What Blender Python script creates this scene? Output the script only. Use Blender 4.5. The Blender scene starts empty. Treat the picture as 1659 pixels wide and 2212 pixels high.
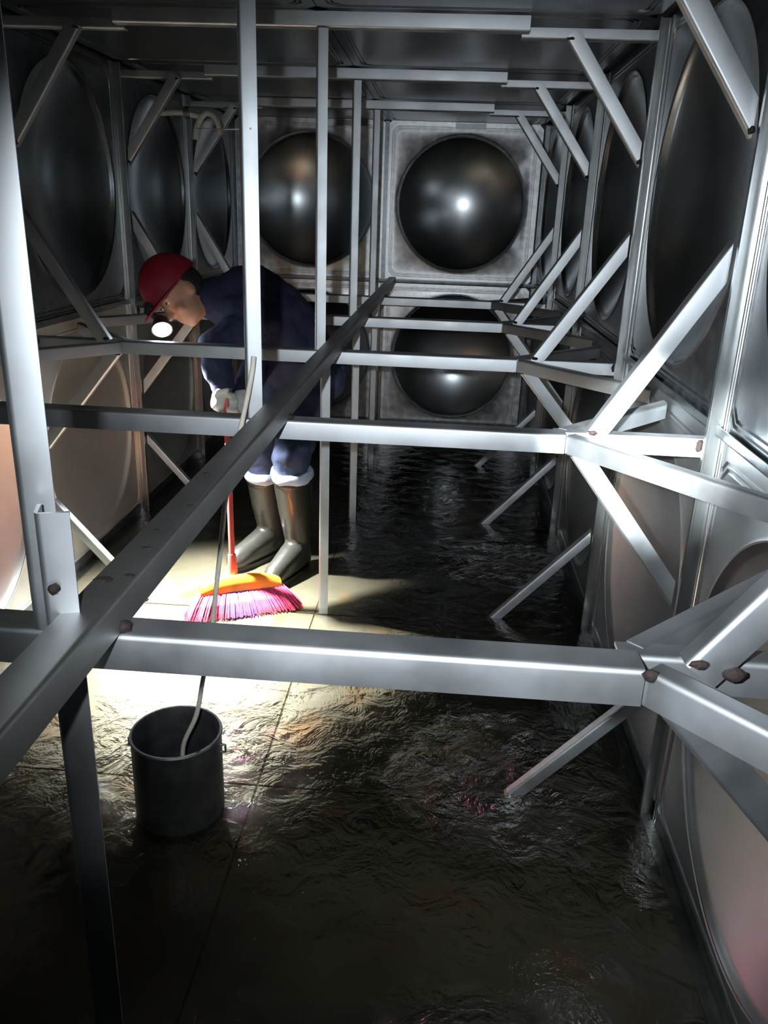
import bpy, bmesh, math, random
from mathutils import Vector, Matrix, noise
random.seed(7)
PI = math.pi
SC = bpy.context.scene
COL = SC.collection
V = Vector

# ------------------------------------------------------------------ camera
F_PX, PITCH, YAW, ROLL = 1761.08, 0.349811, -0.061319, 0.036348
CAM = V((0.4205, -5.7655, 1.4369))
_F = V((math.sin(YAW) * math.cos(PITCH), math.cos(YAW) * math.cos(PITCH), -math.sin(PITCH)))
_R = V((math.cos(YAW), -math.sin(YAW), 0))
_U = _R.cross(_F)
CR = _R * math.cos(ROLL) + _U * math.sin(ROLL)
CU = -_R * math.sin(ROLL) + _U * math.cos(ROLL)
cd = bpy.data.cameras.new('camera')
cd.sensor_fit = 'HORIZONTAL'; cd.sensor_width = 36.0; cd.lens = 36.0 * F_PX / 1659.0
cd.clip_start = 0.02; cd.clip_end = 50
cam = bpy.data.objects.new('camera', cd); COL.objects.link(cam)
m = Matrix((CR, CU, -_F)).transposed().to_4x4(); m.translation = CAM
cam.matrix_world = m
SC.camera = cam

# ------------------------------------------------------------------ world, lights, exposure
SC.view_settings.view_transform = 'Standard'
SC.view_settings.look = 'None'
SC.view_settings.gamma = 1.0
SC.view_settings.use_curve_mapping = False
SC.view_settings.exposure = 0.0
SC.cycles.use_denoising = True
SC.cycles.sample_clamp_indirect = 12.0
SC.cycles.max_bounces = 10
SC.cycles.blur_glossy = 0.6
w = bpy.data.worlds.new('world'); SC.world = w; w.use_nodes = True
w.node_tree.nodes['Background'].inputs[0].default_value = (0.010, 0.011, 0.014, 1)
w.node_tree.nodes['Background'].inputs[1].default_value = 0.15

FLASH_W, TORCH_W, HEADLAMP_W = 125.0, 2200.0, 1500.0


def at(u, v, y):
    """the point at depth plane y that is seen at photo pixel u, v (used once, to take measurements)"""
    d = _F * F_PX + CR * (u - 829.5) + CU * (1106 - v)
    return CAM + d * ((y - CAM.y) / d.y)


def spot(name, loc, target, watts, size, colour, soft):
    l = bpy.data.lights.new(name, 'SPOT'); l.energy = watts; l.color = colour
    l.spot_size = math.radians(size); l.spot_blend = 1.0; l.shadow_soft_size = soft
    o = bpy.data.objects.new(name, l); COL.objects.link(o); o.location = loc
    o.rotation_euler = (V(target) - V(loc)).to_track_quat('-Z', 'Y').to_euler()
    return o


# the photographer's torch beside the camera: a wide soft beam with a hotter core, pointed at the right wall
HELD = V((.315, -5.765, 1.475))
spot('hand_torch_spill', HELD, at(1140, 1050, -4), FLASH_W, 77, (0.88, 0.94, 1.0), .014)
spot('hand_torch_core', HELD, at(1385, 985, -4), TORCH_W, 14, (0.9, 0.97, 1.0), .014)

# ------------------------------------------------------------------ materials
def mat(name, base=(.5, .5, .5), rough=.5, metal=0.0, var=0.0, vscale=6.0, bump=0.0, bscale=40.0, rvar=0.0,
        rust=0.0, rscale=9.0, emit=None, estr=0.0, coat=0.0, stretch=None):
    ma = bpy.data.materials.new(name); ma.use_nodes = True
    nt = ma.node_tree; N = nt.nodes; L = nt.links
    b = N['Principled BSDF']
    b.inputs['Base Color'].default_value = (*base, 1)
    b.inputs['Roughness'].default_value = rough
    b.inputs['Metallic'].default_value = metal
    if coat: b.inputs['Coat Weight'].default_value = coat; b.inputs['Coat Roughness'].default_value = .12
    if emit:
        b.inputs['Emission Color'].default_value = (*emit, 1); b.inputs['Emission Strength'].default_value = estr
    tc = N.new('ShaderNodeTexCoord'); src = tc.outputs['Object']
    if stretch:
        mp = N.new('ShaderNodeMapping'); mp.inputs['Scale'].default_value = stretch
        L.new(src, mp.inputs['Vector']); src = mp.outputs['Vector']

    def nz(scale, detail=4):
        n = N.new('ShaderNodeTexNoise'); n.inputs['Scale'].default_value = scale; n.inputs['Detail'].default_value = detail
        L.new(src, n.inputs['Vector']); return n
    colour = None
    if var:
        n = nz(vscale); r = N.new('ShaderNodeValToRGB')
        r.color_ramp.elements[0].position = .3; r.color_ramp.elements[1].position = .7
        r.color_ramp.elements[0].color = (*[c * (1 - var) for c in base], 1)
        r.color_ramp.elements[1].color = (*[min(1, c * (1 + var)) for c in base], 1)
        L.new(n.outputs['Fac'], r.inputs['Fac']); colour = r.outputs['Color']
        if rvar:
            mr = N.new('ShaderNodeMapRange')
            mr.inputs['From Min'].default_value = .3; mr.inputs['From Max'].default_value = .7
            mr.inputs['To Min'].default_value = max(.03, rough - rvar); mr.inputs['To Max'].default_value = rough + rvar
            L.new(n.outputs['Fac'], mr.inputs['Value']); L.new(mr.outputs['Result'], b.inputs['Roughness'])
    if rust:
        n2 = nz(rscale, 6); r2 = N.new('ShaderNodeValToRGB')
        r2.color_ramp.elements[0].position = 1 - rust - .08; r2.color_ramp.elements[1].position = 1 - rust + .08
        r2.color_ramp.elements[0].color = (0, 0, 0, 1); r2.color_ramp.elements[1].color = (1, 1, 1, 1)
        L.new(n2.outputs['Fac'], r2.inputs['Fac'])
        mx = N.new('ShaderNodeMix'); mx.data_type = 'RGBA'
        L.new(r2.outputs['Color'], mx.inputs['Factor'])
        if colour is not None: L.new(colour, mx.inputs['A'])
        else: mx.inputs['A'].default_value = (*base, 1)
        mx.inputs['B'].default_value = (.16, .085, .03, 1)
        colour = mx.outputs['Result']
    if colour is not None: L.new(colour, b.inputs['Base Color'])
    if bump:
        n3 = nz(bscale, 3); bp = N.new('ShaderNodeBump')
        bp.inputs['Strength'].default_value = bump; bp.inputs['Distance'].default_value = .004
        L.new(n3.outputs['Fac'], bp.inputs['Height']); L.new(bp.outputs['Normal'], b.inputs['Normal'])
    return ma


M = {}
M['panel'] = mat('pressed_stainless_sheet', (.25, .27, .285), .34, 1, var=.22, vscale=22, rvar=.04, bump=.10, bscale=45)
M['panel_far_lit'] = mat('torchlit_spangled_far_sheet', (.80, .83, .86), .40, 1, var=.28, vscale=22, rvar=.05, bump=.12, bscale=45)  # base lightened to paint in torch light on the far wall
M['dome'] = mat('polished_stainless_dome', (.44, .47, .49), .25, 1, var=.06, vscale=6)
M['panel_low'] = mat('water_stained_sheet', (.31, .325, .33), .40, .98, var=.15, vscale=7, rvar=.03, bump=.08, bscale=25)
M['dome_low'] = mat('water_stained_dome', (.33, .345, .35), .36, .98, var=.12, vscale=5, rvar=.03)
M['panel_scale_lit'] = mat('floor_lit_scaled_sheet', (.56, .565, .52), .52, .9, var=.12, vscale=5, rvar=.03, rust=.10, rscale=4)  # lighter colour paints in glow from the lit floor; roughness is the scale
M['dome_scale_lit'] = mat('floor_lit_scaled_dome', (.56, .57, .53), .50, .9, var=.10, vscale=4, rvar=.03)  # floor glow put into the base colour here too
M['rib'] = mat('bright_drawn_rib', (.52, .54, .54), .30, 1, var=.10, vscale=12, rust=.14, rscale=5)
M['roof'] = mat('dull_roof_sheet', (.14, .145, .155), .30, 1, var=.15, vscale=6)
M['shaded_bar'] = mat('shade_darkened_bar', (.27, .27, .265), .5, .95, var=.15, vscale=8, rust=.18, rscale=6)  # base darkened to paint in shade where the torch only grazes the bar
M['bar'] = mat('pickled_stainless_bar', (.54, .57, .59), .50, 1, var=.12, vscale=8, rvar=.06, rust=.14, rscale=7)
M['shell'] = mat('outer_shell_steel', (.12, .12, .13), .6, .8)
M['floor'] = mat('silty_floor_steel', (.115, .110, .088), .5, .3, var=.25, vscale=3.2, rvar=.08, rust=.37, rscale=3.6, bump=.2, bscale=20)
M['seam'] = mat('rusty_seam', (.07, .045, .02), .8, .1, var=.4, vscale=12)
M['weld'] = mat('rusty_weld', (.024, .014, .011), .8, .1, var=.5, vscale=60, bump=.6, bscale=200)
M['dark_steel'] = mat('stained_dark_steel', (.27, .275, .28), .42, .9, var=.3, vscale=20)
M['jacket'] = mat('navy_jacket', (.015, .019, .052), .85, var=.25, vscale=20, bump=.5, bscale=60)
M['trousers'] = mat('dark_blue_trousers', (.035, .05, .10), .85, var=.3, vscale=16, bump=.5, bscale=50)
M['cuff'] = mat('pale_trouser_cuff', (.38, .44, .55), .85, var=.15, vscale=30, bump=.4, bscale=60)
M['boot'] = mat('black_rubber_boot', (.02, .02, .016), .33, coat=.15)
M['glove'] = mat('white_cotton_glove', (.62, .62, .58), .9, bump=.5, bscale=300)
M['skin'] = mat('skin', (.46, .25, .16), .6, var=.1, vscale=30)
M['hair'] = mat('black_hair', (.015, .013, .012), .7, bump=.6, bscale=200)
M['helmet'] = mat('red_cap', (.28, .008, .026), .6, var=.12, vscale=30, bump=.3, bscale=120)
M['strap'] = mat('dark_strap', (.02, .022, .03), .8)
M['lampbody'] = mat('black_lamp_plastic', (.02, .02, .025), .4)
M['lens'] = mat('lit_lens', (.9, .95, 1), .3, emit=(.84, .93, 1.0), estr=90)
M['orange'] = mat('orange_plastic', (.85, .22, .02), .3)
M['handle'] = mat('pink_red_handle', (.62, .11, .09), .35)
M['pink'] = mat('pink_bristle', (.50, .04, .11), .85, var=.25, vscale=120)
M['purple'] = mat('purple_bristle', (.13, .04, .34), .85, var=.25, vscale=120)
M['rope'] = mat('cream_cable', (.72, .69, .58), .6, var=.1, vscale=30)
M['pipe'] = mat('white_pipe', (.62, .64, .62), .4, var=.1, vscale=30)
M['black'] = mat('black_rubber', (.02, .02, .02), .5)

wm = bpy.data.materials.new('rippling_water'); wm.use_nodes = True
nt = wm.node_tree; nt.nodes.clear(); N = nt.nodes; L = nt.links
out = N.new('ShaderNodeOutputMaterial'); mix = N.new('ShaderNodeMixShader')
tr = N.new('ShaderNodeBsdfTransparent'); tr.inputs[0].default_value = (.78, .76, .68, 1)
gl = N.new('ShaderNodeBsdfGlossy'); gl.inputs['Color'].default_value = (1, 1, 1, 1); gl.inputs['Roughness'].default_value = .06
fr = N.new('ShaderNodeFresnel'); fr.inputs['IOR'].default_value = 1.33
tc = N.new('ShaderNodeTexCoord')
n1 = N.new('ShaderNodeTexNoise'); n1.inputs['Scale'].default_value = 11; n1.inputs['Detail'].default_value = 5; n1.inputs['Distortion'].default_value = .6
n1.inputs['Roughness'].default_value = .6
L.new(tc.outputs['Object'], n1.inputs['Vector'])
bp = N.new('ShaderNodeBump'); bp.inputs['Strength'].default_value = 1.0; bp.inputs['Distance'].default_value = .016
L.new(n1.outputs['Fac'], bp.inputs['Height'])
gl.inputs['Roughness'].default_value = .022
acc = None
for px, py, rad, amp in ((.64, -3.92, .34, .13), (.52, -4.78, .25, .05), (-.25, -3.9, .5, .012), (.72, -2.45, .3, .1), (-.6, -4.7, .2, .1)):
    dn = N.new('ShaderNodeVectorMath'); dn.operation = 'DISTANCE'; dn.inputs[1].default_value = (px, py, .022)
    L.new(tc.outputs['Object'], dn.inputs[0])
    mr = N.new('ShaderNodeMapRange'); mr.inputs['From Min'].default_value = rad; mr.inputs['From Max'].default_value = rad * .3
    mr.inputs['To Min'].default_value = 0; mr.inputs['To Max'].default_value = amp
    L.new(dn.outputs['Value'], mr.inputs['Value'])
    if acc is None: acc = mr.outputs['Result']
    else:
        ad = N.new('ShaderNodeMath'); ad.operation = 'ADD'; L.new(acc, ad.inputs[0]); L.new(mr.outputs['Result'], ad.inputs[1]); acc = ad.outputs[0]
ad = N.new('ShaderNodeMath'); ad.operation = 'ADD'; ad.inputs[1].default_value = .007; L.new(acc, ad.inputs[0])
L.new(ad.outputs[0], bp.inputs['Distance'])
L.new(bp.outputs['Normal'], fr.inputs['Normal']); L.new(bp.outputs['Normal'], gl.inputs['Normal'])
L.new(fr.outputs[0], mix.inputs[0]); L.new(tr.outputs[0], mix.inputs[1]); L.new(gl.outputs[0], mix.inputs[2])
L.new(mix.outputs[0], out.inputs['Surface'])
M['water'] = wm


# ------------------------------------------------------------------ helpers
def mesh_obj(name, bm, material, parent=None, smooth=None):
    me = bpy.data.meshes.new(name); bm.to_mesh(me); bm.free()
    for ma in (material if isinstance(material, (list, tuple)) else [material]): me.materials.append(ma)
    if smooth is not None:
        me.polygons.foreach_set('use_smooth', [True] * len(me.polygons))
        me.set_sharp_from_angle(angle=math.radians(smooth))
    o = bpy.data.objects.new(name, me); COL.objects.link(o)
    if parent: put(o, parent)
    return o


def put(o, parent):
    """parent a mesh that was built in world coordinates under a thing"""
    o.parent = parent
    o.matrix_parent_inverse = world_of(parent).inverted()


def world_of(o):
    mw = o.matrix_basis
    return (world_of(o.parent) @ o.matrix_parent_inverse @ mw) if o.parent else mw.copy()


def thing(name, label, cat, loc, group=None):
    o = bpy.data.objects.new(name, None); COL.objects.link(o)
    o.empty_display_size = .1; o.location = loc
    o['label'] = label; o['category'] = cat
    if group: o['group'] = group
    return o


def struct(o):
    o['kind'] = 'structure'; return o


def box(bm, lo, hi):
    lo = V(lo); hi = V(hi)
    vs = [bm.verts.new((x, y, z)) for x in (lo.x, hi.x) for y in (lo.y, hi.y) for z in (lo.z, hi.z)]
    for f in ((0, 1, 3, 2), (4, 6, 7, 5), (0, 4, 5, 1), (2, 3, 7, 6), (0, 2, 6, 4), (1, 5, 7, 3)):
        bm.faces.new([vs[i] for i in f])


def angle_bm(p0, p1, u, v, a=.041, b=None, t=.004, r=.007, bm=None, xend=None):
    """rolled steel angle from p0 to p1: outer corner on the line, flanges a along u and b along v"""
    bm = bm or bmesh.new(); b = b or a
    p0 = V(p0); p1 = V(p1); d = (p1 - p0).normalized()
    u = V(u); u = (u - d * u.dot(d)).normalized()
    v = V(v); v = (v - d * v.dot(d)).normalized(); v = (v - u * v.dot(u)).normalized()
    k = .293
    prof = [(a, 0), (a, t), (t, t), (t, b), (0, b), (0, r), (r * .08, r * .62), (r * k, r * k), (r * .62, r * .08), (r, 0)]
    if u.cross(v).dot(d) < 0: prof = prof[::-1]
    rings = [[bm.verts.new(p + u * x + v * y) for x, y in prof] for p in (p0, p1)]
    if xend is not None:                    # end cut upright so that it meets the post or the wall
        for vv in rings[1]: vv.co += d * ((xend - vv.co.x) / d.x)
    n = len(prof)
    for i in range(n):
        j = (i + 1) % n
        bm.faces.new((rings[0][i], rings[0][j], rings[1][j], rings[1][i]))
    bm.faces.new(rings[0][::-1]); bm.faces.new(rings[1])
    return bm


def tube_bm(pts, rad, seg=10, bm=None, cap=True):
    bm = bm or bmesh.new(); pts = [V(p) for p in pts]
    rads = rad if isinstance(rad, (list, tuple)) else [rad] * len(pts)
    rings = []; side = None
    for i, p in enumerate(pts):
        d = (pts[min(i + 1, len(pts) - 1)] - pts[max(i - 1, 0)]).normalized()
        if side is None:
            side = d.cross(V((0, 0, 1)) if abs(d.z) < .9 else V((1, 0, 0))).normalized()
        side = (side - d * side.dot(d)).normalized(); up = d.cross(side)
        rings.append([bm.verts.new(p + (side * math.cos(2 * PI * k / seg) + up * math.sin(2 * PI * k / seg)) * rads[i]) for k in range(seg)])
    for a, b in zip(rings, rings[1:]):
        for k in range(seg):
            bm.faces.new((a[k], a[(k + 1) % seg], b[(k + 1) % seg], b[k]))
    if cap: bm.faces.new(rings[0][::-1]); bm.faces.new(rings[-1])
    return bm


def smooth_path(pts, n=8):
    pts = [V(p) for p in pts]; P = [pts[0]] + pts + [pts[-1]]; o = []
    for i in range(1, len(P) - 2):
        for k in range(n):
            t = k / n
            o.append(.5 * (2 * P[i] + (P[i + 1] - P[i - 1]) * t + (2 * P[i - 1] - 5 * P[i] + 4 * P[i + 1] - P[i + 2]) * t * t
                           + (3 * P[i] - P[i - 1] - 3 * P[i + 1] + P[i + 2]) * t ** 3))
    return o + [pts[-1]]


def lathe_bm(prof, centre, axis=(0, 0, 1), seg=28, bm=None):
    bm = bm or bmesh.new(); c = V(centre); ax = V(axis).normalized()
    q = V((0, 0, 1)).rotation_difference(ax)
    rings = []
    for r, h in prof:
        if r < 1e-6: rings.append([bm.verts.new(c + q @ V((0, 0, h)))])
        else: rings.append([bm.verts.new(c + q @ V((r * math.cos(2 * PI * k / seg), r * math.sin(2 * PI * k / seg), h))) for k in range(seg)])
    for a, b in zip(rings, rings[1:]):
        for k in range(seg):
            j = (k + 1) % seg
            if len(a) == 1 and len(b) == 1: continue
            if len(a) == 1: bm.faces.new((a[0], b[j], b[k]))
            elif len(b) == 1: bm.faces.new((a[k], a[j], b[0]))
            else: bm.faces.new((a[k], a[j], b[j], b[k]))
    return bm


def lump_bm(c, r, seed=0, squash=(1, 1, 1)):
    bm = bmesh.new(); bmesh.ops.create_icosphere(bm, subdivisions=2, radius=1)
    for vv in bm.verts:
        k = 1 + .35 * noise.noise(vv.co * 1.7 + V((seed, seed * 2, 0)))
        vv.co = V(c) + V((vv.co.x * squash[0], vv.co.y * squash[1], vv.co.z * squash[2])) * r * k
    return bm


# ------------------------------------------------------------------ the tank shell
XR, XL, YB = 1.035, -1.022, -7.0     # right wall, left wall, wall behind the camera (far wall is y = 0)
ZC = 2.004


def pressed_panel_mesh(dome=True, ma='panel', md='dome'):
    """1 m pressed sheet in its own x-y plane, front towards +z; dome bulges away (-z)"""
    bm = bmesh.new(); S = 96; R = .418; RS = .75
    def sq(th, h, rc):
        # radius of a rounded square with half side h
        c, s = abs(math.cos(th)), abs(math.sin(th)); k = h / max(c, s)
        x, y = k * c, k * s; a = h - rc
        if x > a and y > a:
            bq = a * (c + s); cq = 2 * a * a - rc * rc
            k = bq + math.sqrt(max(0, bq * bq - cq))
        return k
    rings = []
    if dome:
        zb = lambda r: -(math.sqrt(RS * RS - r * r) - math.sqrt(RS * RS - R * R))
        for r in (.03, .07, .12, .17, .22, .27, .31, .35, .385, .405): rings.append([(r, zb(r) - .010)] * S)
        rings.append([(.413, -.0125)] * S); rings.append([(.417, -.006)] * S); rings.append([(.422, -.0008)] * S)
        rings.append([(.421, .0022)] * S); rings.append([(.4245, .0042)] * S); rings.append([(.428, .0026)] * S); rings.append([(.433, 0)] * S)
    else:
        for r in (.1, .25, .4): rings.append([(r, 0)] * S)
    th = [2 * PI * (k + .5) / S for k in range(S)]
    for h, rc, z in ((.443, .035, 0), (.446, .037, -.005), (.450, .04, -.005), (.453, .042, 0), (.457, .044, 0), (.460, .046, -.005),
                     (.464, .048, -.005), (.467, .05, 0), (.4985, .002, 0), (.4985, .002, -.012)):
        rings.append([(sq(t, h, rc), z) for t in th])
    top = bm.verts.new((0, 0, rings[0][0][1] - (.0006 if dome else 0)))
    prev = None; nd = 13 if dome else 0
    for ri, rg in enumerate(rings):
        cur = [bm.verts.new((r * math.cos(t), r * math.sin(t), z)) for (r, z), t in zip(rg, th)]
        for k in range(S):
            j = (k + 1) % S
            fc = bm.faces.new((top, cur[k], cur[j]) if prev is None else (prev[k], cur[k], cur[j], prev[j]))
            fc.material_index = 1 if ri < nd else 0
        prev = cur
    me = bpy.data.meshes.new('pressed_panel' if dome else 'flat_panel'); bm.to_mesh(me); bm.free()
    me.materials.append(M[ma]); me.materials.append(M[md])
    me.polygons.foreach_set('use_smooth', [True] * len(me.polygons)); me.set_sharp_from_angle(angle=math.radians(40))
    return me


DOME = pressed_panel_mesh(True)
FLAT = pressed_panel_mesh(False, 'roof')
DOME_LOW = pressed_panel_mesh(True, 'panel_low', 'dome_low')
DOME_FAR = pressed_panel_mesh(True, 'panel_far_lit', 'dome')
DOME_SCALE_LIT = pressed_panel_mesh(True, 'panel_scale_lit', 'dome_scale_lit')


def add_panel(parent, me, c, n, up, name='panel'):
    n = V(n); up = V(up); x = up.cross(n)
    mm = Matrix((x, up, n)).transposed().to_4x4(); mm.translation = V(c)
    o = bpy.data.objects.new(name, me); COL.objects.link(o); o.parent = parent
    o.matrix_basis = mm
    return o


T0 = .16
bm = bmesh.new(); box(bm, (XR + T0, YB - .3, -.15), (XR + T0 + .03, .3, 2.2)); wall_r = struct(mesh_obj('wall_right', bm, M['shell']))
bm = bmesh.new(); box(bm, (XL - T0 - .03, YB - .3, -.15), (XL - T0, .3, 2.2)); wall_l = struct(mesh_obj('wall_left', bm, M['shell']))
bm = bmesh.new(); box(bm, (XL - .3, T0, -.15), (XR + .3, T0 + .03, 2.2)); wall_f = struct(mesh_obj('wall_back', bm, M['shell']))
bm = bmesh.new(); box(bm, (XL - .3, YB - T0 - .03, -.15), (XR + .3, YB - T0, 2.2)); wall_b = struct(mesh_obj('wall_front', bm, M['shell']))
bm = bmesh.new(); box(bm, (XL - .2, YB - .2, ZC + .02), (XR + .2, .2, ZC + .05)); ceil = struct(mesh_obj('ceiling', bm, M['shell']))
bm = bmesh.new(); box(bm, (XL - .2, YB - .2, -.06), (XR + .2, .2, -.006)); floor = struct(mesh_obj('floor', bm, M['seam']))
for k in range(7):
    yc = -6.5 + k
    for z in (.51, 1.51):
        add_panel(wall_r, DOME if z > 1 else DOME_LOW, (XR, yc, z), (-1, 0, 0), (0, 0, 1))
        add_panel(wall_l, DOME if z > 1 else DOME_SCALE_LIT, (XL, yc, z), (1, 0, 0), (0, 0, 1))
    for x in (-.5, .5):
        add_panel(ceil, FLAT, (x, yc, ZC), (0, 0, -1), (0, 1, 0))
for x in (-.5, .5):
    for z in (.51, 1.51):
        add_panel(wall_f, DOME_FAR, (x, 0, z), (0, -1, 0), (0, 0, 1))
        add_panel(wall_b, DOME, (x, YB, z), (0, 1, 0), (0, 0, 1))
# bolted lap plate on the top edge of the far wall
bm = bmesh.new(); box(bm, (.437, -.012, 1.968), (.63, 0, 2.0)); mesh_obj('lap_plate', bm, M['panel'], wall_f)
bm = bmesh.new(); box(bm, (-.33, -.012, 1.968), (-.13, 0, 2.0)); mesh_obj('lap_plate', bm, M['panel'], wall_f)
# floor sheets with open seams, slightly uneven
for k in range(7):
    for i, (x0, x1) in enumerate(((XL + .01, -.003), (.003, XR - .01))):
        bm = bmesh.new(); y0 = -7 + k
        n = 8; g = [[bm.verts.new((x0 + (x1 - x0) * a / n, y0 + .004 + (.992) * b / n,
                     .006 * noise.noise(V((x0 + a * .3, y0 + b * .3, i))) + (-.004 if a in (0, n) or b in (0, n) else .0))) for b in range(n + 1)] for a in range(n + 1)]
        for a in range(n):
            for b in range(n): bm.faces.new((g[a][b], g[a + 1][b], g[a + 1][b + 1], g[a][b + 1]))
        mesh_obj('floor_sheet', bm, M['floor'], floor, smooth=40)
# wall ribs on every seam: an angle standing on the wall, plus a flat skirting at the floor
ti = 0
for k in range(1, 7):
    y = -7 + k
    for X, s in ((XR, 1), (XL, -1)):
        ti += 1
        o = mesh_obj('trim_%d' % ti, angle_bm((X - s * .034, y, 0), (X - s * .034, y, 2.0), (s, 0, 0), (0, -1 if s > 0 else -1, 0), a=.033, b=.016, t=.004, r=.004), M['rib'], smooth=40)
        bm = bmesh.new(); box(bm, (X - .003, y - .045, 0), (X + .003, y + .045, 2.0))
        for dy in (-.040, -.026, .030): tube_bm([(X - s * .002, y + dy, 0), (X - s * .002, y + dy, 2.0)], .0045, 8, bm)
        q = mesh_obj('cover_strip', bm, M['rib'], o, 40); struct(o)
for X, s, nm in ((XR, 1, 'right'), (XL, -1, 'left')):
    bm = angle_bm((X, YB, .002), (X, 0, .002), (0, 0, 1), (-s, 0, 0), a=.05, b=.03, t=.003)
    struct(mesh_obj('baseboard_' + nm, bm, M['panel'], smooth=40))
struct(mesh_obj('baseboard_back', angle_bm((XL, 0, .002), (XR, 0, .002), (0, 0, 1), (0, -1, 0), a=.05, b=.03, t=.003), M['panel'], smooth=40))
# vertical corner and middle strips of the far wall, horizontal seam strips of the side walls
for i, x in enumerate((XL + .012, 0.0, XR - .012)):
    bm = bmesh.new(); box(bm, (x - .014, -.008, .03), (x + .014, .004, 2.0)); struct(mesh_obj('trim_%d' % (20 + i), bm, M['panel']))
for i, (X, s) in enumerate(((XR, 1), (XL, -1))):
    bm = angle_bm((X - s * .012, YB, 1.01), (X - s * .012, 0, 1.01), (0, 0, 1), (s, 0, 0), a=.025, b=.012, t=.003)
    struct(mesh_obj('trim_%d' % (30 + i), bm, M['panel'], smooth=40))
bm = angle_bm((XL, -.014, 1.0), (XR, -.014, 1.0), (0, 0, 1), (0, 1, 0), a=.028, b=.014, t=.003)
struct(mesh_obj('trim_32', bm, M['panel'], smooth=40))

# ------------------------------------------------------------------ water on the floor
bm = bmesh.new(); nx, ny = 60, 200
g = []
for a in range(nx + 1):
    row = []
    for b in range(ny + 1):
        x = XL + .004 + (XR - XL - .008) * a / nx; y = YB + .01 + (6.98) * b / ny
        z = .022 + .0022 * noise.noise(V((x * 5, y * 4, 0))) + .0014 * noise.noise(V((x * 13, y * 11, 3)))
        row.append(bm.verts.new((x, y, z)))
    g.append(row)
for a in range(nx):
    for b in range(ny): bm.faces.new((g[a][b], g[a + 1][b], g[a + 1][b + 1], g[a][b + 1]))
water = mesh_obj('water', bm, M['water'], smooth=60); struct(water)

# ------------------------------------------------------------------ steel bracing
PL = {'a': -5, 'b': -4, 'c': -3, 'd': -2, 'e': -1}
XE = {'a': .655, 'b': .706, 'c': .678, 'd': .69, 'e': .69}
ORD = {'a': 'nearest', 'b': 'second nearest', 'c': 'third', 'd': 'fourth', 'e': 'farthest'}
ZT = .997
LOWL = {
    'a': 'big grey steel tie bar nearest the camera, crossing low in front of the broom',
    'b': 'bright lower tie bar crossing in front of the worker\'s thighs, second from camera',
    'c': 'lower tie bar crossing in front of the worker\'s waist, third from camera',
    'd': 'lower tie bar just behind the worker, fourth from camera',
    'e': 'lower tie bar closest to the far wall, under the upper dome'}
UPL = {
    'b': 'upper tie bar with the big bright brace at the top right corner of the photo',
    'c': 'long upper tie bar under the roof, frontmost of those crossing the photo top',
    'd': 'upper tie bar under the roof, between the frontmost and the rearmost',
    'e': 'short upper tie bar under the roof just before the far wall'}
wseed = 0


def weld(parent, c, r, sq=(1, 1, 1)):
    global wseed
    wseed += 1
    mesh_obj('weld', lump_bm(c, r, wseed, sq), M['weld'], parent, smooth=60)


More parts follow.
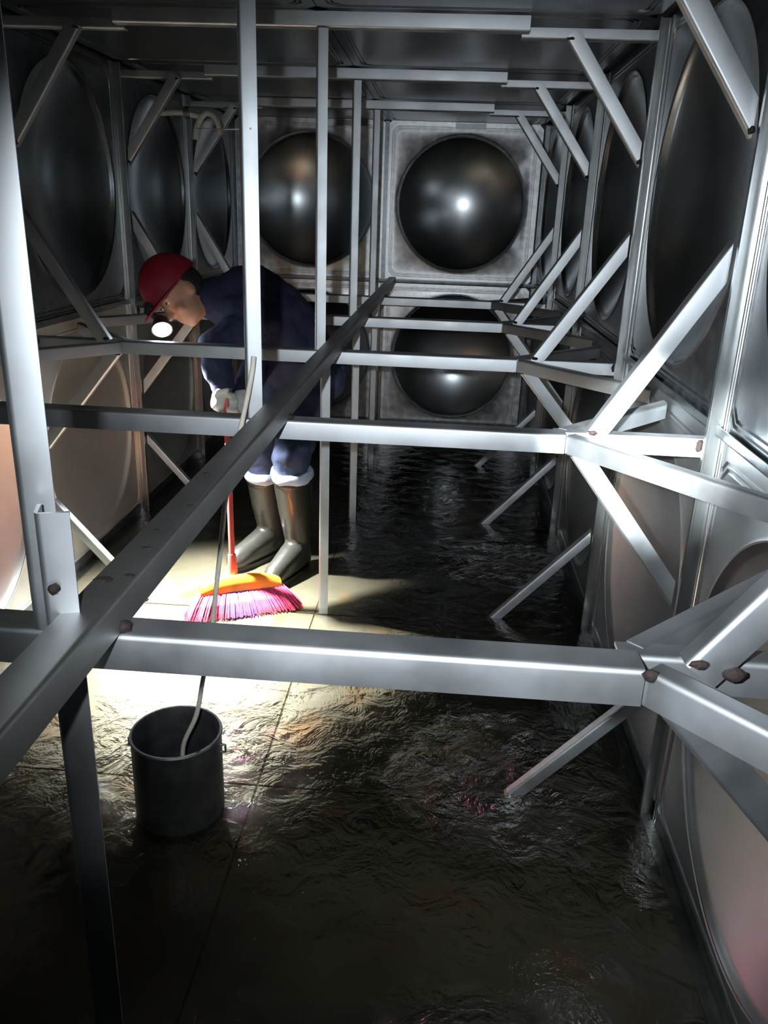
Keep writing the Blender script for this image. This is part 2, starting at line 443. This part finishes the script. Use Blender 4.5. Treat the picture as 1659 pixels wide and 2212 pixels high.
for k, y in PL.items():
    xe = XE[k]
    t = thing('tie_bar', LOWL[k], 'tie bar', (0, y, ZT), 'lower cross tie bars')
    mesh_obj('bar', angle_bm((-xe, y, ZT), (xe, y, ZT), (0, 1, 0), (0, 0, -1), a=.042, b=.044), M['bar'], t, 35)
    for s in (1, -1):
        W = (XR if s > 0 else -XL)
        X = lambda x: s * x
        wl = W - .036
        xs = xe + .012
        mesh_obj('wall_stub', angle_bm((X(xe - .02), y + .036, ZT - .003), (X(W - .009), y + .036, ZT - .003), (0, 1, 0), (0, 0, -1), a=.03, b=.043), M['bar'], t, 35)
        up0, up1 = V((X(xe + .045), y + .016, ZT)), V((X(wl), y + .016, 1.412))
        mesh_obj('brace', angle_bm(up0, up1, (0, 1, 0), (s * .8, 0, -.5), a=.026, b=.042, xend=X(wl)), M['bar'], t, 35)
        mesh_obj('brace', angle_bm((X(xe + .012), y + .016, ZT - .048), (X(wl), y + .016, .586), (0, 1, 0), (s * .8, 0, .5), a=.026, b=.042, xend=X(wl)), M['bar'], t, 35)
        mesh_obj('brace', angle_bm((X(xe + .002), y + .004, ZT - .002), (X(W - .032), y - .380, ZT - .002), (s * .6, .5, 0), (0, 0, -1), a=.026, b=.042, xend=X(W - .009)), M['bar'], t, 35)
        mesh_obj('brace', angle_bm((X(xe + .012), y + .05, ZT - .002), (X(W - .030), y + .38, ZT - .002), (-s * .6, .5, 0), (0, 0, -1), a=.026, b=.042, xend=X(W - .009)), M['bar'], t, 35)
        weld(t, (X(xe + .06), y + .018, ZT + .002), .008, (1.4, .8, .8))
        weld(t, (X(xe + .02), y + .014, ZT - .048), .008, (1.4, .8, .6))
        weld(t, (X(W - .028), y + .036, ZT - .02), .012, (.7, .8, 1.3))
        if k == 'a':
            weld(t, (X(xe + .004), y - .004, ZT - .003), .008, (1, .7, 1))
            weld(t, (X(xe + .095), y + .012, ZT - .005), .010, (1.3, .6, .8))
    if k != 'a':
        xu = .63
        t = thing('tie_bar', UPL[k], 'tie bar', (0, y, 2.0), 'upper cross tie bars')
        mesh_obj('bar', angle_bm((-xu, y, 1.957), (xu, y, 1.957), (0, 1, 0), (0, 0, 1), a=.042, b=.042), M['bar'], t, 35)
        for s in (1, -1):
            W = (XR if s > 0 else -XL); wl = W - .036; X = lambda x: s * x
            mesh_obj('wall_stub', angle_bm((X(xu - .02), y + .044, 1.947), (X(W - .009), y + .044, 1.947), (0, 1, 0), (0, 0, 1), a=.03, b=.03), M['bar'], t, 35)
            mesh_obj('brace', angle_bm((X(.74), y + .016, 1.947), (X(wl), y + .016, 1.60), (0, 1, 0), (s * .8, 0, .5), a=.026, b=.042, xend=X(wl)), M['bar'], t, 35)
            weld(t, (X(.755), y + .02, 1.945), .008, (1.5, .8, .8))
            weld(t, (X(wl - .002), y + .02, 1.615), .008)
    # floor braces
    for s, nm in ((1, 'right'), (-1, 'left')):
        if k == 'a' or (k, s) in (('b', -1), ('e', -1)): continue
        W = (XR if s > 0 else -XL)
        bits = {('b', 1): 'short slanted floor brace below the brightest joint by the right wall',
                ('c', 1): 'slanted floor brace rising to the second post of the right wall',
                ('d', 1): 'slanted floor brace rising from the water to the third right wall post',
                ('e', 1): 'small floor brace by the right wall nearest the far wall',
                ('c', -1): 'white edged floor brace at the left wall behind the big diagonal bar',
                ('d', -1): 'thin pale floor brace at the left wall below the lit lamp'}
        tb = thing('floor_brace', bits[(k, s)], 'brace', (s * .66, y, .02), 'floor braces along both walls')
        mesh_obj('bar', angle_bm((s * .655, y + .012, .012), (s * (W - .036), y + .012, .395), (0, 1, 0), (s * .5, 0, -.8), a=.026, b=.032, xend=s * (W - .036)), M['bar'], tb, 35)
        weld(tb, (s * (W - .03), y + .012, .385), .009)

POSTL = {'a': 'tall grey post at the left edge of the photo, nearest the camera',
         'b': 'bright edged post passing in front of the worker\'s back',
         'c': 'middle post just right of the worker, third from the camera',
         'd': 'thin middle post, fourth from the camera',
         'e': 'thinnest middle post, beside the seam of the far wall'}
for k, y in PL.items():
    t = thing('post', POSTL[k], 'post', (.014, y, 0 if k != 'b' else .95), 'middle posts')
    an = math.radians({'a': 18, 'b': 14, 'c': 9, 'd': 8, 'e': 7}[k])       # the angles are turned a little on their axis
    pu, pv = V((math.cos(an), math.sin(an), 0)), V((-math.sin(an), math.cos(an), 0))
    mesh_obj('upper_bar', angle_bm((-.004, y - .004, .998), (-.004, y - .004, 1.998 if k == 'a' else 1.955), pu, pv, a=.036, b=.03, r=.008), M['bar'], t, 35)
    if k != 'b':
        lx, ly, lz = (.032, y - .044, 1.15) if k == 'a' else (.016, y - .004, .952)
        mesh_obj('lower_bar', angle_bm((lx, ly, 0), (lx, ly, lz), pu, pv, a=.034, b=.03, r=.007), M['bar'], t, 35)
    if k == 'a':
        weld(t, (.045, y - .044, 1.07), .006); weld(t, (.045, y - .044, 1.03), .006)
t = thing('long_bar', 'dark steel bar running lengthwise from the far wall to the lower left corner', 'bar', (.07, -3, 1.0))
mesh_obj('bar', angle_bm((.090, -6.6, 1.040), (.090, -.012, 1.040), (-1, 0, 0), (0, 0, -1), a=.044, b=.042, r=.006), M['shaded_bar'], t, 35)
for dx, yy, r in ((.058, -4.955, .009), (.082, -4.94, .005), (.074, -4.86, .006), (.066, -4.80, .004), (.080, -4.70, .004), (.062, -4.55, .005)):
    weld(t, (dx, yy, 1.041), r, (1.2, .8, .25))
for y in PL.values():
    weld(t, (.092, y + .01, 1.002), .008)

# ------------------------------------------------------------------ inlet pipe, cord, cable, bucket
yp = -1.5
t = thing('inlet_pipe', 'white bent water pipe high at the left wall near the far corner', 'pipe', (-1.0, yp, 1.85))
pth = smooth_path([(-1.0, yp, 1.86), (-.88, yp, 1.865), at(432, 252, yp), at(446, 244, yp), at(462, 252, yp), at(472, 270, yp), at(475, 292, yp)], 6)
mesh_obj('bent_tube', tube_bm(pth, .014, 12), M['pipe'], t, 50)
mesh_obj('branch_tube', tube_bm(smooth_path([at(436, 250, yp), at(428, 268, yp), at(424, 285, yp), at(423, 302, yp)], 5), .016, 12), M['pipe'], t, 50)
mesh_obj('collar', lathe_bm([(0, -.015), (.026, -.015), (.026, .015), (0, .015)], (-.86, yp, 1.866), (1, 0, 0)), M['dark_steel'], t, 40)
mesh_obj('wall_flange', lathe_bm([(0, 0), (.04, 0), (.04, .012), (0, .012)], (-1.02, yp, 1.86), (1, 0, 0)), M['dark_steel'], t, 40)
o = mesh_obj('cord', tube_bm(smooth_path([at(424, 277, yp), at(480, 279, -2.6), at(541, 278, -4.0)], 8), .0022, 6), M['rope'])
o['label'] = 'thin taut cord from the white pipe to the bright edged post'; o['category'] = 'cord'
cp = [at(548, 770, -4.012), at(545, 800, -4.016), at(532, 870, -4.03), at(512, 960, -4.05), at(490, 1060, -4.07), at(477, 1180, -4.09), at(466, 1280, -4.10),
      at(455, 1380, -4.11), at(438, 1470, -4.12), at(424, 1545, -4.13), (-.150, -4.13, .20), (-.150, -4.13, .10)]
o = mesh_obj('cable', tube_bm(smooth_path(cp, 6), .0058, 8), M['rope'], smooth=60)
o['label'] = 'cream cable hanging from the bright edged post down into the metal cylinder'; o['category'] = 'cable'

bc = V((-.165, -4.13, 0)); br = .108; bh = .245
t = thing('bucket', 'grey open topped metal cylinder standing in the water below the nearest tie bar', 'bucket', bc)
mesh_obj('body', lathe_bm([(0, .005), (br - .004, .005), (br, .012), (br, bh - .01), (br + .003, bh - .004), (br + .001, bh), (br - .004, bh), (br - .006, bh - .01), (br - .006, .02), (0, .02)], bc, seg=40), M['dark_steel'], t, 35)
mesh_obj('pump', lathe_bm([(0, .021), (.04, .021), (.042, .03), (.042, .12), (.03, .135), (.012, .14), (0, .14)], bc + V((.015, 0, 0)), seg=20), M['black'], t, 40)
for s in (1, -1):
    mesh_obj('ear', tube_bm([bc + V((s * br, 0, bh - .05)), bc + V((s * (br + .012), 0, bh - .05)), bc + V((s * (br + .012), 0, bh - .03)), bc + V((s * br, 0, bh - .03))], .003, 6), M['dark_steel'], t)

# ------------------------------------------------------------------ broom
hand = at(489, 872, -2.86)
bb = V((-.29, -2.975, 0))
t = thing('broom', 'broom with orange head and pink and purple bristles on the lit floor', 'broom', bb)
htop = bb + (hand - bb) * 1.16 + V((0, 0, .0))
hb = V((-.325, -2.955, .115))
hdir = (hand - hb).normalized()
mesh_obj('handle', tube_bm([hb, hb + hdir * .1, hand, hand + hdir * .05], [.0125, .0115, .0115, .011], 12), M['handle'], t, 50)
mesh_obj('socket', tube_bm([hb - hdir * .012, hb + hdir * .02, hb + hdir * .085], [.02, .019, .015], 14), M['handle'], t, 50)
ax = V((.40, .19, 0)).normalized(); fw = V((ax.y, -ax.x, 0))
bm = bmesh.new(); NS = 22; hw = .155; rows = []
for i in range(NS + 1):
    s = -1 + 2 * i / NS
    h = .050 * math.sqrt(max(0, 1 - (s * .96) ** 2)) + .012
    c = bb + ax * (s * hw) + V((0, 0, .070))
    rows.append([bm.verts.new(c + fw * f + V((0, 0, z))) for f, z in ((-.030, 0), (-.030, h * .45), (-.016, h * .9), (0, h), (.014, h * .85), (.024, h * .4), (.026, 0))])
for a, b in zip(rows, rows[1:]):
    for j in range(7):
        bm.faces.new((a[j], b[j], b[(j + 1) % 7], a[(j + 1) % 7]))
bm.faces.new(rows[0][::-1]); bm.faces.new(rows[-1])
mesh_obj('head', bm, M['orange'], t, 45)


def bristles(s0, s1, n, seed):
    rnd = random.Random(seed); bm = bmesh.new()
    for i in range(n):
        s = s0 + (s1 - s0) * rnd.random(); f = rnd.uniform(-.024, .026)
        p0 = bb + ax * (s * .158) + fw * f + V((0, 0, .074))
        spread = s * .222 + rnd.uniform(-.006, .006)
        p1 = bb + ax * spread + fw * (f * 1.9 + .060 + rnd.uniform(-.006, .006)) + V((0, 0, .003 + rnd.random() * .008))
        pm = (p0 + p1) * .5 + fw * .004 + V((0, 0, .006)); ww = .0022
        pr = None
        for p in (p0, pm, p1):
            q = [bm.verts.new(p + ax * ww), bm.verts.new(p + fw * ww), bm.verts.new(p - ax * ww), bm.verts.new(p - fw * ww)]
            if pr:
                for j in range(4): bm.faces.new((pr[j], pr[(j + 1) % 4], q[(j + 1) % 4], q[j]))
            pr = q
        bm.faces.new(pr)
    return bm


for s0, s1, mm, n, lb in ((-1.0, -.32, 'pink', 420, 'pink bristles'), (-.34, .18, 'purple', 360, 'purple bristles'), (.16, 1.0, 'pink', 520, 'pink bristles')):
    o = mesh_obj('bristles', bristles(s0, s1, n, int(s0 * 100) + 500), M[mm], t); o['label'] = lb; o['kind'] = 'stuff'

# ------------------------------------------------------------------ the worker
def capsule(bm, p0, p1, r0, r1, seg=16, k=5):
    p0 = V(p0); p1 = V(p1); d = p1 - p0; ln = d.length; d.normalize()
    sd = d.cross(V((0, 0, 1)) if abs(d.z) < .9 else V((1, 0, 0))).normalized(); up = d.cross(sd)
    prof = [(-r0 * math.cos(PI / 2 * i / k), r0 * math.sin(PI / 2 * i / k)) for i in range(0, k + 1)]
    prof += [(ln + r1 * math.sin(PI / 2 * i / k), r1 * math.cos(PI / 2 * i / k)) for i in range(0, k + 1)]
    prev = None; vs = []
    for h, r in prof:
        if r < 1e-5: cur = [bm.verts.new(p0 + d * h)]
        else: cur = [bm.verts.new(p0 + d * h + (sd * math.cos(2 * PI * q / seg) + up * math.sin(2 * PI * q / seg)) * r) for q in range(seg)]
        if prev:
            for q in range(seg):
                j = (q + 1) % seg
                if len(prev) == 1: bm.faces.new((prev[0], cur[j], cur[q]))
                elif len(cur) == 1: bm.faces.new((prev[q], prev[j], cur[0]))
                else: bm.faces.new((prev[q], prev[j], cur[j], cur[q]))
        prev = cur


def ellipsoid(bm, c, axes, radii, seg=20):
    tmp = bmesh.ops.create_uvsphere(bm, u_segments=seg, v_segments=seg // 2 + 2, radius=1)['verts']
    for vv in tmp:
        q = vv.co.copy(); vv.co = V(c) + axes[0] * q.x * radii[0] + axes[1] * q.y * radii[1] + axes[2] * q.z * radii[2]


def fused(name, bm, material, parent, voxel=.012, it=6, wrinkle=0.0, wscale=14, cut=()):
    bmesh.ops.recalc_face_normals(bm, faces=bm.faces)
    me = bpy.data.meshes.new(name + '_src'); bm.to_mesh(me); bm.free()
    tmp = bpy.data.objects.new('tmp', me); COL.objects.link(tmp)
    r = tmp.modifiers.new('r', 'REMESH'); r.mode = 'VOXEL'; r.voxel_size = voxel
    s = tmp.modifiers.new('s', 'SMOOTH'); s.iterations = it; s.factor = .5
    dg = bpy.context.evaluated_depsgraph_get(); ev = tmp.evaluated_get(dg)
    out = bmesh.new(); out.from_mesh(ev.to_mesh()); ev.to_mesh_clear()
    bpy.data.objects.remove(tmp); bpy.data.meshes.remove(me)
    if wrinkle:
        out.normal_update()
        for vv in out.verts:
            vv.co += vv.normal * wrinkle * (noise.noise(vv.co * wscale) + .5 * noise.noise(vv.co * wscale * 2.3))
    for co, no in cut:
        bmesh.ops.bisect_plane(out, geom=list(out.verts) + list(out.edges) + list(out.faces), plane_co=V(co), plane_no=V(no), clear_outer=True)
    return mesh_obj(name, out, material, parent, 60)


pel = at(652, 800, -2.40); wai = at(612, 712, -2.46); che = at(540, 664, -2.55); nek = at(468, 648, -2.63)
hed = at(390, 634, -2.69)
fwd = (nek - pel); fwd.normalize()
rt = V((-.45, .89, 0)).normalized()          # his right (away from the camera)
hr = V((-.75, .45, 0)).normalized()
hipR = pel + hr * .085; hipL = pel - hr * .085
kneR = at(568, 985, -2.52); kneL = at(628, 985, -2.66)
ankR = at(586, 1150, -2.45); ankL = at(643, 1165, -2.60)
shR = che + rt * .165 + V((0, 0, -.02)); shL = che - rt * .165 + V((-.01, 0, -.03))
elL = at(462, 752, -2.80); wrL = at(478, 838, -2.85)
wrR = at(519, 866, -2.79); elR = at(566, 775, -2.60)
person = thing('person', 'person in dark jacket, red cap and black boots bending over the broom', 'person', ((ankR.x + ankL.x) / 2, (ankR.y + ankL.y) / 2, 0))

# head frame: crown up-left, chin down-right, face towards the lamp side (down)
lampc = at(350, 711, -2.80)
crown = (at(318, 578, -2.72) - at(436, 684, -2.68)).normalized()
face = (lampc - hed); face = (face - crown * face.dot(crown)).normalized()
side = crown.cross(face).normalized()
# continuous body: head, neck, trunk, limbs, hands with fingers, feet
bm = bmesh.new()
ellipsoid(bm, hed + crown * .02, (side, face, crown), (.073, .092, .105))
ellipsoid(bm, hed - crown * .055 + face * .022, (side, face, crown), (.058, .066, .062))
capsule(bm, hed - crown * .085 + face * .052, hed - crown * .095 + face * .056, .026, .022)              # chin
capsule(bm, hed + crown * .008 + face * .088, hed - crown * .030 + face * .106, .009, .014)              # nose
for s in (1, -1):
    ellipsoid(bm, hed - crown * .008 + side * s * .074 - face * .005, (side, face, crown), (.010, .019, .030), 12)   # ear
    ellipsoid(bm, hed - crown * .030 + side * s * .036 + face * .066, (side, face, crown), (.022, .020, .020), 12)   # cheek
    ellipsoid(bm, hed + crown * .026 + side * s * .030 + face * .084, (side, face, crown), (.022, .010, .008), 12)   # brow
ellipsoid(bm, hed - crown * .066 + face * .078, (side, face, crown), (.024, .011, .009), 12)             # lips
capsule(bm, hed - crown * .06 - face * .03, nek + (che - nek) * .4, .056, .064)
capsule(bm, che, wai, .13, .125); capsule(bm, wai, pel, .125, .13)
for s in (1, -1): capsule(bm, nek, (shR if s > 0 else shL), .06, .055)
for sh, el, wr in ((shR, elR, wrR), (shL, elL, wrL)):
    capsule(bm, sh, el, .05, .038); capsule(bm, el, wr, .038, .027)
for hp, kn, an in ((hipR, kneR, ankR), (hipL, kneL, ankL)):
    capsule(bm, hp, kn, .075, .050); capsule(bm, kn, kn + (an - kn) * .45, .050, .048); capsule(bm, kn + (an - kn) * .45, an, .048, .032)
toeR = V((-.385, -2.645, .045)); toeL = V((-.200, -2.790, .045))
for an, to in ((ankR, toeR), (ankL, toeL)):
    capsule(bm, an + V((0, 0, -.03)), to, .032, .024)


def hand_bits(bm, wr, grip, axis, grow=0.0, flip=1):
    """palm beside the handle, four fingers curling round it, thumb from the side of the palm"""
    axis = V(axis).normalized(); inw = (grip - wr); inw = (inw - axis * inw.dot(axis))
    inw = inw.normalized(); out_ = axis.cross(inw).normalized() * flip
    palm = grip - inw * .030
    capsule(bm, wr, palm, .024 + grow, .027 + grow)
    for q, dz, ln in ((0, .030, .92), (1, .010, 1.05), (2, -.010, 1.0), (3, -.029, .8)):
        b0 = palm + axis * dz + inw * .006 + out_ * .010
        b1 = b0 + inw * .030 * ln + out_ * .018
        b2 = b1 + inw * .024 * ln - out_ * .016
        b3 = b2 - inw * .010 * ln - out_ * .022
        rr = .0092 + grow
        capsule(bm, b0, b1, rr, rr * .95, 10, 3); capsule(bm, b1, b2, rr * .95, rr * .88, 10, 3); capsule(bm, b2, b3, rr * .88, rr * .78, 10, 3)
    tb = palm + axis * .028 - out_ * .012 - inw * .006
    t1 = tb + axis * .020 - out_ * .014 + inw * .018; t2 = t1 + axis * .006 + inw * .026 + out_ * .006
    capsule(bm, tb, t1, .012 + grow, .0105 + grow, 10, 3); capsule(bm, t1, t2, .0105 + grow, .009 + grow, 10, 3)


gripL = hand; gripR = hand - hdir * .075
hand_bits(bm, wrL, gripL, hdir, 0); hand_bits(bm, wrR, gripR, hdir, 0, -1)
body = fused('body', bm, M['skin'], person, .008, 3)
for s in (1, -1):
    for nm, rr, off, ma in (('eye', .011, .080, M['glove']), ('pupil', .0055, .0888, M['black'])):
        b2 = bmesh.new(); ellipsoid(b2, hed + crown * .012 + side * s * .030 + face * off, (side, face, crown), (rr, rr * .6, rr * .7), 12)
        mesh_obj(nm, b2, ma, person, 60)
# hair under the cap
bm = bmesh.new()
ellipsoid(bm, hed + crown * .012 - face * .030, (side, face, crown), (.081, .080, .095))
fused('hair', bm, M['hair'], person, .009, 3, .004, 60)
# jacket
bm = bmesh.new()
capsule(bm, che + V((0, 0, .005)), wai, .158, .155); capsule(bm, wai, pel + V((0, 0, .02)), .155, .158)
capsule(bm, pel + hr * .05, pel - hr * .05, .150, .150)
for sh in (shR, shL): capsule(bm, nek + (che - nek) * .25, sh, .082, .085); capsule(bm, che + (wai - che) * .25, sh, .13, .08)
for sh, el, wr in ((shR, elR, wrR), (shL, elL, wrL)):
    capsule(bm, sh, el, .080, .062); capsule(bm, el, wr, .062, .046)
capsule(bm, nek + (che - nek) * .3, nek + (hed - nek) * .12, .082, .075)
fused('jacket', bm, M['jacket'], person, .011, 5, .012, 13,
      cut=((wrL + (wrL - elL).normalized() * .012, (wrL - elL).normalized()),))
# trousers
bm = bmesh.new()
capsule(bm, hipR, hipL, .125, .125); capsule(bm, pel, wai + (pel - wai) * .5, .13, .12)
for hp, kn, an in ((hipR, kneR, ankR), (hipL, kneL, ankL)):
    capsule(bm, hp, kn, .105, .076); capsule(bm, kn, kn + (an - kn) * .35, .076, .068)
fused('trousers', bm, M['trousers'], person, .011, 5, .010, 16)
for kn, an in ((kneR, ankR), (kneL, ankL)):
    d = (an - kn).normalized(); c = kn + (an - kn) * .20
    bm = lathe_bm([(.062, -.020), (.080, -.024), (.088, -.012), (.088, .012), (.080, .024), (.062, .022)], c, d, 28)
    for vv in bm.verts: vv.co += V((noise.noise(vv.co * 24), noise.noise(vv.co * 24 + V((5, 0, 0))), noise.noise(vv.co * 24 + V((0, 9, 0))))) * .008
    mesh_obj('rolled_cuff', bm, M['cuff'], person, 60)['label'] = 'pale rolled trouser cuff'
# boots
for kn, an, to in ((kneR, ankR, toeR), (kneL, ankL, toeL)):
    d = (kn - an); top = an + d * .74
    f2 = V((to.x - an.x, to.y - an.y, 0)).normalized()
    heel = V((an.x, an.y, .045)) - f2 * .03
    bm = bmesh.new()
    capsule(bm, an + V((0, 0, .02)), an + d * .42, .058, .072, 20); capsule(bm, an + d * .42, top + d.normalized() * .06, .072, .082, 20)
    capsule(bm, heel, V((an.x, an.y, .11)), .046, .056)
    capsule(bm, V((an.x, an.y, .10)), to + V((0, 0, .012)), .056, .040)
    capsule(bm, heel, to, .044, .044); capsule(bm, to - f2 * .03 + V((0, 0, .01)), to + f2 * .012, .046, .040)
    b = fused('boot', bm, M['boot'], person, .009, 4, .002, 12, cut=((top, d.normalized()), (V((0, 0, .002)), V((0, 0, -1)))))
    bm = bmesh.new(); dn = d.normalized()
    rim = lathe_bm([(.068, -.012), (.079, -.012), (.082, 0), (.079, .008), (.068, .006)], top, dn, 28, bm)
    mesh_obj('boot_rim', bm, M['boot'], person, 50)
    bm = bmesh.new()
    L2 = (to - heel).length + .052
    nrm = V((-f2.y, f2.x, 0))
    ring = [V((heel.x, heel.y, 0)) + f2 * (L2 / 2 - .03 + (L2 / 2 + .020) * math.cos(2 * PI * q / 28)) + nrm * math.sin(2 * PI * q / 28) * .049 for q in range(28)]
    lo = [bm.verts.new(p + V((0, 0, .001))) for p in ring]; hi = [bm.verts.new(p + V((0, 0, .020))) for p in ring]
    for q in range(28): bm.faces.new((lo[q], lo[(q + 1) % 28], hi[(q + 1) % 28], hi[q]))
    bm.faces.new(lo[::-1]); bm.faces.new(hi)
    mesh_obj('boot_sole', bm, M['black'], person, 40)
# gloves: same hand, slightly larger, ending at the cuff
for wr, gp, fl_, el in ((wrL, gripL, 1, elL), (wrR, gripR, -1, elR)):
    bm = bmesh.new(); hand_bits(bm, wr, gp, hdir, .0032, fl_)
    capsule(bm, wr - (wr - el).normalized() * .03, wr, .033, .031)
    fused('glove', bm, M['glove'], person, .006, 2, cut=((wr - (wr - el).normalized() * .03, (el - wr).normalized()),))
# cap (bump cap) with brim, strap and headlamp
bm = bmesh.new()
cc = hed + crown * .036
S = 36; rows = []
for j in range(11):
    a = PI / 2 * j / 10
    rr = math.cos(a); hh = math.sin(a)
    if j == 10: rows.append([bm.verts.new(cc + crown * .128)])
    else: rows.append([bm.verts.new(cc + (side * math.cos(2 * PI * q / S) * .102 + face * math.sin(2 * PI * q / S) * .122) * rr + crown * .128 * hh) for q in range(S)])
for a, b in zip(rows, rows[1:]):
    for q in range(S):
        j = (q + 1) % S
        bm.faces.new((a[q], a[j], b[j], b[q]) if len(b) > 1 else (a[q], a[j], b[0]))
base = [bm.verts.new(vv.co + crown * .006 - (vv.co - cc) * .07) for vv in rows[0]]
for q in range(S): bm.faces.new((rows[0][q], base[q], base[(q + 1) % S], rows[0][(q + 1) % S]))
cap = mesh_obj('cap', bm, M['helmet'], person, 50); cap['label'] = 'red rounded work cap'
bm = bmesh.new(); br_ = []
for q in range(15):
    a = PI * q / 14
    e = side * math.cos(a) * .100 + face * math.sin(a) * .120
    o2 = side * math.cos(a) * .104 + face * (math.sin(a) * .176 + .004) - crown * .010 * math.sin(a)
    br_.append([bm.verts.new(cc + e + crown * .003), bm.verts.new(cc + o2 + crown * .003), bm.verts.new(cc + o2 - crown * .003), bm.verts.new(cc + e - crown * .003)])
for a, b in zip(br_, br_[1:]):
    for j in range(4): bm.faces.new((a[j], a[(j + 1) % 4], b[(j + 1) % 4], b[j]))
bm.faces.new(br_[0][::-1]); bm.faces.new(br_[-1])
mesh_obj('brim', bm, M['helmet'], cap, 40)
aim = (V((-.40, -3.06, 0)) - lampc).normalized()
vis = (aim * .75 + (CAM - lampc).normalized() * .66).normalized()
lamp = mesh_obj('headlamp', lathe_bm([(0, -.055), (.020, -.055), (.026, -.045), (.034, -.015), (.038, -.004), (.038, .004), (.034, .004), (.034, -.002), (0, -.004)], lampc, vis, 28), M['lampbody'], person, 40)
lamp['label'] = 'glaring headlamp'
mesh_obj('lens', lathe_bm([(.0335, -.001), (.0325, .005), (.025, .014), (.014, .0195), (0, .022)], lampc, vis, 28), M['lens'], lamp, 60)
mesh_obj('lamp_bracket', tube_bm([cc + face * .122 + crown * .02, cc + face * .15 + crown * .01, lampc - vis * .05], [.016, .014, .012], 10), M['lampbody'], lamp, 50)
spot('headlamp_beam', lampc + vis * .03, lampc + vis * .03 + aim, HEADLAMP_W, 84, (.95, .97, 1.0), .018)
